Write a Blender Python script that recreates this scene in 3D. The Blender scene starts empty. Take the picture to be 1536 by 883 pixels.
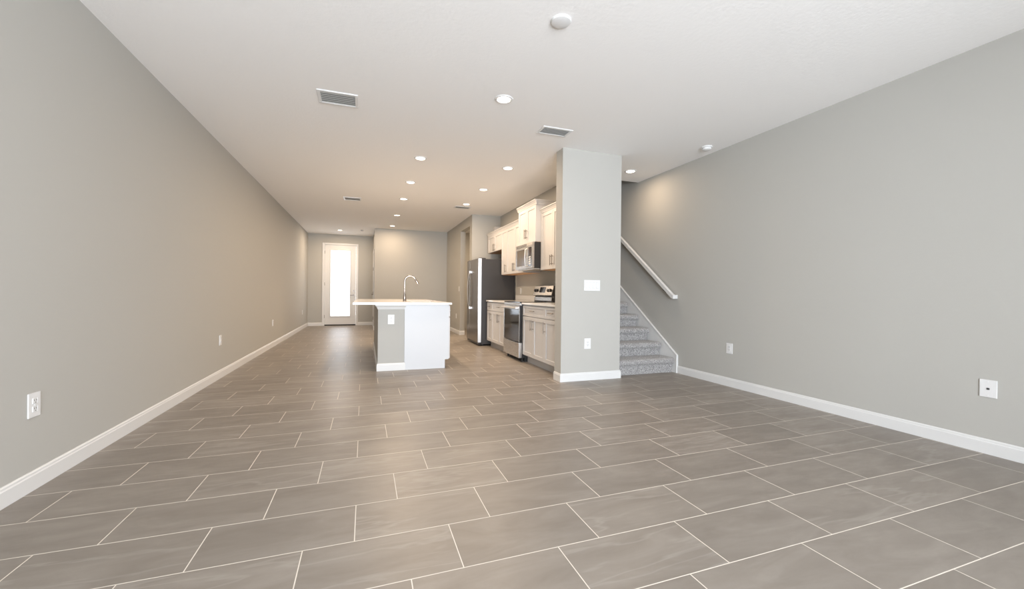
import bpy, bmesh, math, random
from mathutils import Vector, Matrix
random.seed(7)
sc = bpy.context.scene
col = sc.collection
PI = math.pi

# ------------------------------------------------------------------ camera, world, light, exposure
H = 2.741            # ceiling height
CAM_H = 1.037
FPX, YAW, PITCH, ROLL = 614.94, 0.3435, -0.0038, 0.0102

fw = Vector((math.sin(YAW)*math.cos(PITCH), math.cos(YAW)*math.cos(PITCH), math.sin(PITCH)))
rr = Vector((math.cos(YAW), -math.sin(YAW), 0))
uu = rr.cross(fw)
r2 = math.cos(ROLL)*rr + math.sin(ROLL)*uu
u2 = -math.sin(ROLL)*rr + math.cos(ROLL)*uu
cam = bpy.data.cameras.new('camera')
cam_o = bpy.data.objects.new('camera', cam)
col.objects.link(cam_o)
m = Matrix((r2, u2, -fw)).transposed().to_4x4()
m.translation = Vector((0, 0, CAM_H))
cam_o.matrix_world = m
cam.sensor_fit = 'HORIZONTAL'
cam.sensor_width = 36.0
cam.lens = 36.0*FPX/1536.0
cam.clip_start = 0.05
cam.clip_end = 100
sc.camera = cam_o

sc.view_settings.view_transform = 'Standard'
sc.view_settings.look = 'None'
sc.view_settings.gamma = 1.0
sc.view_settings.use_curve_mapping = False
sc.view_settings.exposure = 0.0

WORLD_COLOR, WORLD_STRENGTH = (0.90, 0.95, 1.0), 3.0
DAY_POWER, DAY_COLOR = 640.0, (0.87, 0.925, 1.0)
DOOR_POWER = 9.0
SPOT_POWER, SPOT_COLOR = 9.5, (1.0, 0.75, 0.52)
LENS_STRENGTH = 8.0

w = bpy.data.worlds.new('world'); sc.world = w; w.use_nodes = True
bg = w.node_tree.nodes['Background']
bg.inputs['Color'].default_value = (*WORLD_COLOR, 1)
bg.inputs['Strength'].default_value = WORLD_STRENGTH

def area_light(name, loc, rot, sx, sy, power, color, spread=None):
    l = bpy.data.lights.new(name, 'AREA'); l.shape = 'RECTANGLE'; l.size = sx; l.size_y = sy
    l.energy = power; l.color = color
    if spread: l.spread = spread
    o = bpy.data.objects.new(name, l); col.objects.link(o); o.location = loc; o.rotation_euler = rot
    return o
REAR = -2.7
# daylight outside the sliding glass door behind the camera, and outside the glazed front door
area_light('daylight_patio', (0.7, REAR-0.35, 1.24), (PI/2+0.16, 0, 0), 3.1, 2.3, DAY_POWER, DAY_COLOR)
area_light('daylight_entry', (-0.715, 13.75, 1.28), (-PI/2, 0, 0), 0.52, 1.95, DOOR_POWER, DAY_COLOR)

# ------------------------------------------------------------------ materials
def mat(name, color, rough=0.5, metal=0.0, spec=0.5, **kw):
    m = bpy.data.materials.new(name); m.use_nodes = True
    b = m.node_tree.nodes['Principled BSDF']
    b.inputs['Base Color'].default_value = (*color, 1)
    b.inputs['Roughness'].default_value = rough
    b.inputs['Metallic'].default_value = metal
    b.inputs['Specular IOR Level'].default_value = spec
    for k, v in kw.items():
        b.inputs[k.replace('_', ' ')].default_value = v
    return m

class NT:
    """small node-graph helper"""
    def __init__(s, m): s.t = m.node_tree; s.b = s.t.nodes['Principled BSDF']
    def n(s, typ, **kw):
        x = s.t.nodes.new(typ)
        for k, v in kw.items(): setattr(x, k, v)
        return x
    def put(s, sock, v):
        if hasattr(v, 'is_output'): s.t.links.new(v, sock)
        else: sock.default_value = v
    def math(s, op, a, b=None, c=None, clamp=False):
        x = s.n('ShaderNodeMath', operation=op); x.use_clamp = clamp
        s.put(x.inputs[0], a)
        if b is not None: s.put(x.inputs[1], b)
        if c is not None: s.put(x.inputs[2], c)
        return x.outputs[0]
    def mix(s, fac, a, b):
        x = s.n('ShaderNodeMix', data_type='RGBA')
        s.put(x.inputs['Factor'], fac); s.put(x.inputs['A'], a); s.put(x.inputs['B'], b)
        return x.outputs['Result']
    def noise(s, vec, scale, detail=3, rough=0.5, dist=0.0):
        x = s.n('ShaderNodeTexNoise'); x.inputs['Scale'].default_value = scale
        x.inputs['Detail'].default_value = detail; x.inputs['Roughness'].default_value = rough
        x.inputs['Distortion'].default_value = dist
        if vec is not None: s.t.links.new(vec, x.inputs['Vector'])
        return x.outputs['Fac']
    def ramp(s, fac, stops):
        x = s.n('ShaderNodeValToRGB'); s.put(x.inputs[0], fac)
        el = x.color_ramp.elements
        while len(el) < len(stops): el.new(0.5)
        for e, (p, c) in zip(el, stops): e.position = p; e.color = (*c, 1)
        return x.outputs['Color']
    def pos(s): return s.n('ShaderNodeNewGeometry').outputs['Position']
    def obj(s): return s.n('ShaderNodeTexCoord').outputs['Object']
    def bump(s, h, strength, dist):
        x = s.n('ShaderNodeBump'); x.inputs['Strength'].default_value = strength
        x.inputs['Distance'].default_value = dist
        s.t.links.new(h, x.inputs['Height']); s.t.links.new(x.outputs['Normal'], s.b.inputs['Normal'])

def plaster(name, color, rough, scale, strength):
    m = mat(name, color, rough, spec=0.35); g = NT(m)
    p = g.pos()
    n1 = g.noise(p, scale, 4, 0.6)
    g.bump(n1, strength, 0.004)
    n2 = g.noise(p, 1.3, 2)
    c = g.mix(g.math('MULTIPLY', n2, 0.5), (*color, 1), (*[x*0.97 for x in color], 1))
    g.t.links.new(c, g.b.inputs['Base Color'])
    return m

M = {}
M['wall'] = plaster('wall_paint', (0.458, 0.449, 0.418), 0.75, 160, 0.10)
M['ceil'] = plaster('ceiling_paint', (0.92, 0.91, 0.895), 0.9, 38, 0.35)
M['trim'] = mat('white_trim_paint', (0.70, 0.70, 0.69), 0.38)
M['panel'] = mat('white_panel', (0.61, 0.625, 0.645), 0.42)
M['cab'] = mat('cabinet_white', (0.60, 0.592, 0.585), 0.42)
M['toe'] = mat('toe_kick', (0.50, 0.49, 0.48), 0.5)
M['quartz'] = mat('white_quartz', (0.76, 0.755, 0.74), 0.16)
M['plastic'] = mat('white_plastic', (0.74, 0.74, 0.735), 0.35)
M['slot'] = mat('dark_slot', (0.05, 0.05, 0.05), 0.6)
M['grey_slot'] = mat('vent_shadow', (0.30, 0.305, 0.30), 0.8)
M['louver'] = mat('vent_metal', (0.80, 0.81, 0.80), 0.45)
M['nickel'] = mat('brushed_nickel', (0.26, 0.235, 0.21), 0.34, 1.0)
M['chrome'] = mat('faucet_nickel', (0.40, 0.35, 0.31), 0.2, 1.0)
M['darkmetal'] = mat('dark_bronze', (0.10, 0.09, 0.08), 0.4, 0.8)
M['black'] = mat('black_glass', (0.012, 0.012, 0.013), 0.06)
M['blackpl'] = mat('black_enamel', (0.025, 0.025, 0.027), 0.35)
M['fridge_side'] = mat('fridge_grey_side', (0.036, 0.034, 0.034), 0.45)
M['window_tint'] = mat('tinted_oven_glass', (0.10, 0.08, 0.06), 0.12)
M['display'] = mat('display_glass', (0.05, 0.03, 0.03), 0.1)
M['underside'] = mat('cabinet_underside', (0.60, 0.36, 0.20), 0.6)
M['rubber'] = mat('black_rubber', (0.02, 0.02, 0.02), 0.7)
M['concrete'] = mat('exterior_concrete', (0.55, 0.54, 0.52), 0.9)

def brushed(name, color, rough, axis=2):
    m = mat(name, color, rough, 1.0); g = NT(m)
    mp = g.n('ShaderNodeMapping'); sc_ = [400, 400, 400]; sc_[axis] = 4
    mp.inputs['Scale'].default_value = sc_
    g.t.links.new(g.pos(), mp.inputs['Vector'])
    n = g.noise(mp.outputs[0], 1.0, 2)
    r = g.math('MULTIPLY_ADD', n, 0.16, rough-0.08)
    g.t.links.new(r, g.b.inputs['Roughness'])
    g.b.inputs['Anisotropic'].default_value = 0.4
    return m
M['steel'] = brushed('stainless_steel', (0.56, 0.55, 0.54), 0.28, 1)
M['steel_v'] = brushed('stainless_steel_door', (0.24, 0.228, 0.218), 0.22, 2)
M['steel_edge'] = brushed('stainless_door_edge', (0.72, 0.71, 0.70), 0.35, 2)

def glass(name, rough_mix, tint=(1, 1, 1)):
    m = bpy.data.materials.new(name); m.use_nodes = True; t = m.node_tree
    for n in list(t.nodes): t.nodes.remove(n)
    out = t.nodes.new('ShaderNodeOutputMaterial')
    tr = t.nodes.new('ShaderNodeBsdfTransparent'); tr.inputs[0].default_value = (*tint, 1)
    gl = t.nodes.new('ShaderNodeBsdfGlossy'); gl.inputs['Roughness'].default_value = 0.03
    fr = t.nodes.new('ShaderNodeFresnel'); fr.inputs[0].default_value = 1.45
    mx = t.nodes.new('ShaderNodeMixShader')
    t.links.new(fr.outputs[0], mx.inputs[0]); t.links.new(tr.outputs[0], mx.inputs[1]); t.links.new(gl.outputs[0], mx.inputs[2])
    if rough_mix:
        tl = t.nodes.new('ShaderNodeBsdfTranslucent'); tl.inputs[0].default_value = (0.95, 0.97, 1, 1)
        m2 = t.nodes.new('ShaderNodeMixShader'); m2.inputs[0].default_value = rough_mix
        t.links.new(mx.outputs[0], m2.inputs[1]); t.links.new(tl.outputs[0], m2.inputs[2])
        t.links.new(m2.outputs[0], out.inputs[0])
    else:
        t.links.new(mx.outputs[0], out.inputs[0])
    return m
M['glass'] = glass('clear_glass', 0)
M['frost'] = glass('frosted_glass', 0.5)

def emissive(name, color, strength):
    m = mat(name, (0.9, 0.9, 0.88), 0.5)
    b = m.node_tree.nodes['Principled BSDF']
    b.inputs['Emission Color'].default_value = (*color, 1)
    b.inputs['Emission Strength'].default_value = strength
    return m
M['lens'] = emissive('lamp_lens', (1.0, 0.86, 0.70), LENS_STRENGTH)

# tile floor: running bond stepping one third per row, pale grout
TW, TY0, TX0, TL, TOFF = 0.3053, 0.899, 1.1445, 0.5867, 0.1938
def tile_material():
    m = mat('porcelain_tile', (0.3, 0.27, 0.24), 0.35, spec=0.5); g = NT(m)
    p = g.pos()
    sep = g.n('ShaderNodeSeparateXYZ'); g.t.links.new(p, sep.inputs[0])
    X, Y = sep.outputs[0], sep.outputs[1]
    ty = g.math('DIVIDE', g.math('SUBTRACT', Y, TY0), TW)
    row = g.math('FLOOR', ty)
    fy = g.math('SUBTRACT', ty, row)
    xs = g.math('SUBTRACT', g.math('SUBTRACT', X, TX0), g.math('MULTIPLY', row, TOFF))
    tx = g.math('DIVIDE', xs, TL)
    cx = g.math('FLOOR', tx)
    fx = g.math('SUBTRACT', tx, cx)
    ey = g.math('MULTIPLY', g.math('MINIMUM', fy, g.math('SUBTRACT', 1.0, fy)), TW)
    ex = g.math('MULTIPLY', g.math('MINIMUM', fx, g.math('SUBTRACT', 1.0, fx)), TL)
    e = g.math('MINIMUM', ex, ey)
    gm = g.n('ShaderNodeMapRange'); gm.interpolation_type = 'SMOOTHSTEP'
    g.t.links.new(e, gm.inputs['Value'])
    gm.inputs['From Min'].default_value = 0.0012; gm.inputs['From Max'].default_value = 0.0028
    gm.inputs['To Min'].default_value = 1.0; gm.inputs['To Max'].default_value = 0.0
    grout = gm.outputs[0]
    # per tile random
    idv = g.n('ShaderNodeCombineXYZ'); g.t.links.new(cx, idv.inputs[0]); g.t.links.new(row, idv.inputs[1])
    wn = g.n('ShaderNodeTexWhiteNoise', noise_dimensions='3D'); g.t.links.new(idv.outputs[0], wn.inputs['Vector'])
    rnd = wn.outputs['Value']
    # streaks run along each tile's length, with a shift per tile
    sh = g.n('ShaderNodeVectorMath', operation='MULTIPLY_ADD')
    g.t.links.new(wn.outputs['Color'], sh.inputs[0]); sh.inputs[1].default_value = (37, 53, 19)
    g.t.links.new(p, sh.inputs[2])
    mp = g.n('ShaderNodeMapping'); mp.inputs['Scale'].default_value = (1.0, 3.4, 1)
    mp.inputs['Rotation'].default_value = (0, 0, 0.12)
    g.t.links.new(sh.outputs[0], mp.inputs['Vector'])
    n1 = g.noise(mp.outputs[0], 2.2, 5, 0.6, 0.8)
    n2 = g.noise(mp.outputs[0], 9.0, 5, 0.65, 0.4)
    n3 = g.noise(p, 140.0, 2)
    base = g.ramp(n1, [(0.25, (0.205, 0.177, 0.150)), (0.5, (0.268, 0.236, 0.203)), (0.75, (0.335, 0.300, 0.263))])
    base = g.mix(g.math('MULTIPLY', n2, 0.55), base, (0.235, 0.205, 0.175, 1))
    # thin pale veins
    mp2 = g.n('ShaderNodeMapping'); mp2.inputs['Scale'].default_value = (0.7, 4.2, 1)
    mp2.inputs['Rotation'].default_value = (0, 0, -0.25)
    g.t.links.new(sh.outputs[0], mp2.inputs['Vector'])
    v = g.noise(mp2.outputs[0], 1.3, 4, 0.55, 0.25)
    vein = g.math('SUBTRACT', 1.0, g.math('MULTIPLY', g.math('ABSOLUTE', g.math('SUBTRACT', v, 0.5)), 38.0), clamp=True)
    vein = g.math('MULTIPLY', vein, g.math('MULTIPLY', g.math('GREATER_THAN', rnd, 0.62), g.math('MULTIPLY', n2, 1.4)))
    base = g.mix(g.math('MULTIPLY', vein, 0.32), base, (0.47, 0.44, 0.40, 1))
    base = g.mix(g.math('MULTIPLY', n3, 0.12), base, (0.2, 0.18, 0.16, 1))
    hsv = g.n('ShaderNodeHueSaturation')
    g.t.links.new(base, hsv.inputs['Color'])
    g.t.links.new(g.math('MULTIPLY_ADD', rnd, 0.12, 0.89), hsv.inputs['Value'])
    c = g.mix(grout, hsv.outputs[0], (0.74, 0.68, 0.60, 1))
    g.t.links.new(c, g.b.inputs['Base Color'])
    r = g.math('MULTIPLY_ADD', n2, 0.16, 0.32)
    r = g.math('MULTIPLY_ADD', grout, 0.4, r)
    g.t.links.new(r, g.b.inputs['Roughness'])
    hgt = g.math('SUBTRACT', g.math('MULTIPLY', n2, 0.12), grout)
    g.bump(hgt, 0.35, 0.0015)
    return m
M['tile'] = tile_material()

def carpet_material():
    m = mat('grey_carpet', (0.3, 0.3, 0.3), 1.0, spec=0.1); g = NT(m)
    p = g.pos()
    a = g.noise(p, 85, 2, 0.7); b = g.noise(p, 190, 2, 0.6)
    s = g.math('ADD', g.math('MULTIPLY', a, 0.65), g.math('MULTIPLY', b, 0.35))
    c = g.ramp(s, [(0.37, (0.16, 0.155, 0.155)), (0.5, (0.34, 0.33, 0.325)), (0.62, (0.60, 0.59, 0.58))])
    g.t.links.new(c, g.b.inputs['Base Color'])
    g.b.inputs['Sheen Weight'].default_value = 0.3
    g.bump(b, 0.9, 0.006)
    return m
M['carpet'] = carpet_material()

# ------------------------------------------------------------------ mesh helpers
class MB:
    def __init__(s): s.bm = bmesh.new()
    def box(s, x0, x1, y0, y1, z0, z1, bev=0.0, seg=1):
        t = bmesh.new()
        bmesh.ops.create_cube(t, size=1)
        for v in t.verts:
            v.co = Vector(((x0+x1)/2+v.co.x*(x1-x0), (y0+y1)/2+v.co.y*(y1-y0), (z0+z1)/2+v.co.z*(z1-z0)))
        if bev: bmesh.ops.bevel(t, geom=t.edges[:], offset=bev, segments=seg, affect='EDGES', profile=0.7)
        s.merge(t); return s
    def merge(s, t, mtx=None):
        me = bpy.data.meshes.new('tmp'); t.to_mesh(me); t.free()
        if mtx: me.transform(mtx)
        s.bm.from_mesh(me); bpy.data.meshes.remove(me)
    def cyl(s, c, r, h, axis='z', seg=24, r2=None, bev=0.0):
        t = bmesh.new()
        bmesh.ops.create_cone(t, cap_ends=True, segments=seg, radius1=r, radius2=r if r2 is None else r2, depth=h)
        if bev:
            es = [e for e in t.edges if abs(abs(e.verts[0].co.z)-h/2) < 1e-6 and abs(e.verts[0].co.z-e.verts[1].co.z) < 1e-6]
            bmesh.ops.bevel(t, geom=es, offset=bev, segments=2, affect='EDGES')
        R = {'z': Matrix.Identity(4), 'x': Matrix.Rotation(PI/2, 4, 'Y'), 'y': Matrix.Rotation(-PI/2, 4, 'X')}[axis]
        s.merge(t, Matrix.Translation(c) @ R); return s
    def lathe(s, prof, c, seg=32, axis='z'):
        """prof: list of (r, z); closed to the axis at both ends"""
        t = bmesh.new(); rings = []
        for r, z in prof:
            if r < 1e-6: rings.append([t.verts.new((0, 0, z))])
            else: rings.append([t.verts.new((r*math.cos(2*PI*i/seg), r*math.sin(2*PI*i/seg), z)) for i in range(seg)])
        for a, b in zip(rings, rings[1:]):
            for i in range(seg):
                j = (i+1) % seg
                if len(a) == 1 and len(b) == 1: continue
                if len(a) == 1: t.faces.new((a[0], b[i], b[j]))
                elif len(b) == 1: t.faces.new((a[i], a[j], b[0]))
                else: t.faces.new((a[i], a[j], b[j], b[i]))
        bmesh.ops.recalc_face_normals(t, faces=t.faces[:])
        R = {'z': Matrix.Identity(4), 'x': Matrix.Rotation(PI/2, 4, 'Y'), 'y': Matrix.Rotation(-PI/2, 4, 'X')}[axis]
        s.merge(t, Matrix.Translation(c) @ R); return s
    def tube(s, pts, rad, seg=12, flat=1.0):
        """pts: list of vectors; rad number or list"""
        pts = [Vector(p) for p in pts]; n = len(pts)
        rs = rad if isinstance(rad, (list, tuple)) else [rad]*n
        t = bmesh.new(); rings = []; up = Vector((0, 0, 1))
        d0 = (pts[1]-pts[0]).normalized()
        side = d0.cross(up)
        if side.length < 1e-3: side = Vector((0, 1, 0))
        side.normalize()
        for i, p in enumerate(pts):
            d = (pts[min(i+1, n-1)]-pts[max(i-1, 0)]).normalized()
            side = (side-d*side.dot(d)).normalized(); nn = d.cross(side)
            rings.append([t.verts.new(p+side*rs[i]*math.cos(2*PI*k/seg)+nn*rs[i]*flat*math.sin(2*PI*k/seg)) for k in range(seg)])
        for a, b in zip(rings, rings[1:]):
            for k in range(seg): t.faces.new((a[k], a[(k+1) % seg], b[(k+1) % seg], b[k]))
        t.faces.new(rings[0][::-1]); t.faces.new(rings[-1])
        bmesh.ops.recalc_face_normals(t, faces=t.faces[:])
        s.merge(t); return s
    def prism(s, poly, axis, a0, a1):
        """poly of 2D points extruded along axis ('x': poly=(y,z); 'y': (x,z); 'z': (x,y))"""
        t = bmesh.new()
        def P(q, a):
            return {'x': (a, q[0], q[1]), 'y': (q[0], a, q[1]), 'z': (q[0], q[1], a)}[axis]
        A = [t.verts.new(P(q, a0)) for q in poly]; B = [t.verts.new(P(q, a1)) for q in poly]
        n = len(poly)
        for i in range(n): t.faces.new((A[i], A[(i+1) % n], B[(i+1) % n], B[i]))
        t.faces.new(A[::-1]); t.faces.new(B)
        bmesh.ops.recalc_face_normals(t, faces=t.faces[:])
        s.merge(t); return s
    def build(s, name, m, parent=None, smooth=False, mtx=None, origin=None):
        me = bpy.data.meshes.new(name)
        if mtx: s.bm.transform(mtx)
        if origin is not None: s.bm.transform(Matrix.Translation(-Vector(origin)))
        s.bm.to_mesh(me); s.bm.free()
        me.materials.append(m)
        if smooth:
            me.polygons.foreach_set('use_smooth', [True]*len(me.polygons))
            try: me.set_sharp_from_angle(angle=math.radians(40))
            except Exception: pass
        o = bpy.data.objects.new(name, me); col.objects.link(o)
        if origin is not None: o.location = origin
        if parent is not None: o.parent = parent
        return o

def tag(o, label, cat, group=None):
    o['label'] = label; o['category'] = cat
    if group: o['group'] = group
    return o
def empty(name, loc, label=None, cat=None, group=None, rz=0.0):
    o = bpy.data.objects.new(name, None); col.objects.link(o); o.location = loc; o.rotation_euler = (0, 0, rz)
    o.empty_display_size = 0.1
    if label: tag(o, label, cat, group)
    return o
def dup(root, loc, label, rz=None):
    def rec(o, parent):
        c = o.copy(); col.objects.link(c)
        if parent is not None: c.parent = parent
        for k in list(o.children): rec(k, c)
        return c
    r = rec(root, None); r.location = loc; r['label'] = label
    if rz is not None: r.rotation_euler = (0, 0, rz)
    return r
def struct(o):
    o['kind'] = 'structure'; return o

# ------------------------------------------------------------------ room shell
XL, XR, YF = -1.606, 3.906, 13.42
PX0, PX1, PY0, PY1 = 2.16, 2.965, 4.32, 4.49      # wing wall beside the stairs
KX, JY = 2.829, 8.72                               # kitchen wall, jog behind the fridge
HX = 2.18                                          # hallway side wall
BX, BY = 0.225, 11.63                              # closet block
SY = 5.262                                         # ceiling ends above the stairs
T = 0.14
UP = 5.3

struct(MB().box(XL-T, XR+T, REAR-T, YF+T, -0.12, 0).build('floor', M['tile']))
c = MB()
c.box(XL-T, XR+T, REAR-T, SY, H, H+0.25)
c.box(XL-T, PX1, SY, YF+T, H, H+0.25)
c.box(PX1, XR+T, 8.7, YF+T, H, H+0.25)
struct(c.build('ceiling', M['ceil']))
struct(MB().box(XL-T, XL, REAR, YF, 0, H).build('wall_left', M['wall']))
struct(MB().box(XR, XR+T, REAR, YF, 0, UP).build('wall_right', M['wall']))
# far wall with the front door opening
DX0, DX1, DZ = -1.15, -0.275, 2.425
f = MB()
f.box(XL-T, DX0-0.02, YF, YF+T, 0, H); f.box(DX1+0.02, XR+T, YF, YF+T, 0, H); f.box(DX0-0.02, DX1+0.02, YF, YF+T, DZ+0.02, H)
struct(f.build('wall_far', M['wall']))
# closet block: front, and its side with a door
CD0, CD1, CDZ = 12.02, 12.86, 2.14
b = MB()
b.box(BX, HX, BY, BY+T, 0, H)
b.box(BX, BX+T, BY+T, CD0, 0, H); b.box(BX, BX+T, CD1, YF, 0, H); b.box(BX, BX+T, CD0, CD1, CDZ, H)
b.box(BX+T+0.02, BX+T+0.04, CD0-0.1, CD1+0.1, 0, H)
struct(b.build('wall_closet', M['wall']))
# hallway side wall with a cased-free opening
OY0, OY1, OZ = 8.93, 9.86, 2.52
hw = MB()
hw.box(HX, HX+0.12, JY, OY0, 0, H); hw.box(HX, HX+0.12, OY1, BY+T, 0, H); hw.box(HX, HX+0.12, OY0, OY1, OZ, H)
hw.box(HX+0.12, XR, 11.5, 11.62, 0, H)
struct(hw.build('wall_hallway', M['wall']))
struct(MB().box(HX+0.12, XR, JY, JY+0.12, 0, H).build('wall_jog', M['wall']))
struct(MB().box(KX, PX1, PY1, JY, 0, UP).build('wall_kitchen', M['wall']))
struct(MB().box(PX0, PX1, PY0, PY1, 0, H).build('wall_wing', M['wall']))
# upper stairwell shell
u = MB()
u.box(PX1-0.1, XR, SY-0.12, SY, H+0.25, UP); u.box(PX1-0.1, XR, JY+0.1, JY+0.22, H+0.25, UP); u.box(PX1-0.14, XR+T, SY-0.12, JY+0.3, UP, UP+0.1)
struct(u.build('wall_stairwell', M['wall']))
# rear wall with the sliding glass door behind the camera
WX0, WX1, WZ = -0.9, 2.3, 2.40
rw = MB()
rw.box(XL-T, WX0, REAR-T, REAR, 0, H); rw.box(WX1, XR+T, REAR-T, REAR, 0, H); rw.box(WX0, WX1, REAR-T, REAR, WZ, H)
struct(rw.build('wall_rear', M['wall']))
wf = MB(); y0, y1 = REAR-0.11, REAR-0.03
for a, bb in ((WX0, WX0+0.06), (WX1-0.06, WX1), ((WX0+WX1)/2-0.04, (WX0+WX1)/2+0.04)): wf.box(a, bb, y0, y1, 0.0, WZ)
wf.box(WX0+0.06, WX1-0.06, y0, y1, WZ-0.06, WZ); wf.box(WX0+0.06, WX1-0.06, y0, y1, 0, 0.05)
wo = struct(wf.build('window_1', M['trim']))
MB().box(WX0+0.06, WX1-0.06, REAR-0.075, REAR-0.065, 0.05, WZ-0.06).build('window_pane', M['glass'], wo)
struct(MB().box(-8, 10, -9, REAR-T, -0.14, -0.04).build('ground_patio', M['concrete']))
struct(MB().box(-8, 10, YF+T, 20, -0.14, -0.04).build('ground_entry', M['concrete']))

# baseboards
BH, BT = 0.098, 0.014
BASE = [(0, 0), (BT, 0), (BT, BH*0.78), (BT*0.75, BH*0.84), (BT*0.7, BH*0.93), (BT*0.35, BH), (0, BH)]
def sweep(mb, path, prof, side=1):
    """mitred moulding: prof (offset, z) swept along a plan polyline; it grows to the left of travel (side=1)"""
    t = bmesh.new(); rings = []; n = len(path); P_ = [Vector(p) for p in path]
    for i, p in enumerate(P_):
        ds = []
        if i > 0: ds.append((P_[i]-P_[i-1]).normalized())
        if i < n-1: ds.append((P_[i+1]-P_[i]).normalized())
        ns = [Vector((-d.y, d.x))*side for d in ds]
        if len(ns) == 2: k = ns[0]+ns[1]; k = k*(1.0/(1.0+ns[0].dot(ns[1])))
        else: k = ns[0]
        rings.append([t.verts.new((p.x+k.x*a, p.y+k.y*a, z)) for a, z in prof])
    m_ = len(prof)
    for a, b in zip(rings, rings[1:]):
        for q in range(m_): t.faces.new((a[q], a[(q+1) % m_], b[(q+1) % m_], b[q]))
    t.faces.new(rings[0]); t.faces.new(rings[-1][::-1])
    bmesh.ops.recalc_face_normals(t, faces=t.faces[:])
    mb.merge(t); return mb
CW = 0.066
def baseb(name, *paths):
    mb = MB()
    for p in paths: sweep(mb, p, BASE)
    return struct(mb.build(name, M['trim']))
baseb('baseboard_left', [(XL, YF), (XL, REAR)])
baseb('baseboard_right', [(XR, REAR), (XR, 4.365)])
baseb('baseboard_far', [(DX0-CW, YF), (XL+BT, YF)], [(BX-BT, YF), (DX1+CW, YF)])
baseb('baseboard_closet', [(HX-BT, BY), (BX, BY), (BX, CD0-CW)][::1], [(BX, CD1+CW), (BX, YF-BT)])
baseb('baseboard_hallway', [(HX+0.12, OY1), (HX, OY1), (HX, BY-BT)])
baseb('baseboard_wing', [(PX1, 4.43), (PX1, PY0), (PX0, PY0), (PX0, PY1)])

# ------------------------------------------------------------------ front door
d = MB()
GX0, GX1, GZ0, GZ1 = -0.985, -0.445, 0.285, 2.265
dy0, dy1 = YF+0.005, YF+0.05
d.box(DX0+0.004, GX0, dy0, dy1, 0.022, DZ-0.004); d.box(GX1, DX1-0.004, dy0, dy1, 0.022, DZ-0.004)
d.box(GX0, GX1, dy0, dy1, 0.022, GZ0); d.box(GX0, GX1, dy0, dy1, GZ1, DZ-0.004)
door = struct(d.build('door_1', M['trim']))
d = MB(); q = 0.028
d.box(GX0-q, GX0, dy0-0.014, dy0, GZ0-q, GZ1+q, 0.004); d.box(GX1, GX1+q, dy0-0.014, dy0, GZ0-q, GZ1+q, 0.004)
d.box(GX0, GX1, dy0-0.014, dy0, GZ0-q, GZ0, 0.004); d.box(GX0, GX1, dy0-0.014, dy0, GZ1, GZ1+q, 0.004)
d.build('glass_frame', M['trim'], door)
MB().box(GX0, GX1, YF+0.022, YF+0.032, GZ0, GZ1).build('door_pane', M['frost'], door)
MB().box(DX0+0.004, DX1-0.004, dy0-0.008, dy0+0.03, 0.002, 0.034).build('door_sweep', M['rubber'], door)
d = MB(); d.cyl((-0.335, dy0-0.006, 0.925), 0.027, 0.012, 'y', 20, bev=0.003); d.cyl((-0.335, dy0-0.03, 0.925), 0.010, 0.05, 'y', 12)
d.tube([(-0.335, dy0-0.05, 0.925), (-0.37, dy0-0.052, 0.925), (-0.41, dy0-0.05, 0.922), (-0.445, dy0-0.045, 0.92)], [0.009, 0.009, 0.008, 0.007], 10)
d.build('door_handle', M['nickel'], door, True)
d = MB(); d.cyl((-0.335, dy0-0.006, 1.05), 0.027, 0.012, 'y', 20, bev=0.003); d.box(-0.340, -0.330, dy0-0.03, dy0-0.012, 1.03, 1.07, 0.002)
d.build('deadbolt', M['nickel'], door, True)
for z in (0.28, 1.25, 2.2):
    MB().cyl((DX0+0.0, YF-0.008, z), 0.007, 0.09, 'z', 10).build('hinge', M['nickel'], door, True)
tc = MB(); cy0, cy1 = YF-0.018, YF
tc.box(DX0-CW, DX0-0.004, cy0, cy1, 0, DZ+CW-0.01, 0.004); tc.box(DX1+0.004, DX1+CW, cy0, cy1, 0, DZ+CW-0.01, 0.004)
tc.box(DX0-0.004, DX1+0.004, cy0, cy1, DZ+0.004, DZ+CW-0.01, 0.004)
tc.box(DX0-0.02, DX0, YF, YF+T, 0, DZ+0.02); tc.box(DX1, DX1+0.02, YF, YF+T, 0, DZ+0.02); tc.box(DX0, DX1, YF, YF+T, DZ, DZ+0.02)
struct(tc.build('trim_1', M['trim']))
# closet door in the block's side
d = MB(); d.box(BX+0.01, BX+0.045, CD0+0.004, CD1-0.004, 0.01, CDZ-0.004)
for za, zb in ((0.25, 0.95), (1.1, 1.95)):
    for ya, yb in ((CD0+0.12, CD0+0.14), (CD1-0.14, CD1-0.12)): d.box(BX+0.006, BX+0.012, ya, yb, za, zb)
    d.box(BX+0.006, BX+0.012, CD0+0.12, CD1-0.12, za, za+0.02); d.box(BX+0.006, BX+0.012, CD0+0.12, CD1-0.12, zb-0.02, zb)
cd = struct(d.build('door_2', M['trim']))
for z in (0.3, 0.99, 1.66): MB().cyl((BX-0.022, CD0-0.006, z), 0.008, 0.09, 'z', 10).build('hinge', M['nickel'], cd, True)
d = MB(); d.lathe([(0, 0), (0.024, 0), (0.026, -0.008), (0.01, -0.012), (0.01, -0.035), (0.022, -0.045), (0.024, -0.058), (0.012, -0.066), (0, -0.066)], (BX+0.01, CD1-0.07, 0.95), 20, 'x')
d.build('door_knob', M['nickel'], cd, True)
tc = MB()
tc.box(BX-0.018, BX, CD0-CW, CD0-0.001, 0, CDZ+CW, 0.004); tc.box(BX-0.018, BX, CD1+0.001, CD1+CW, 0, CDZ+CW, 0.004)
tc.box(BX-0.018, BX, CD0-0.001, CD1+0.001, CDZ+0.002, CDZ+CW, 0.004)
struct(tc.build('trim_2', M['trim']))

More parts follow.
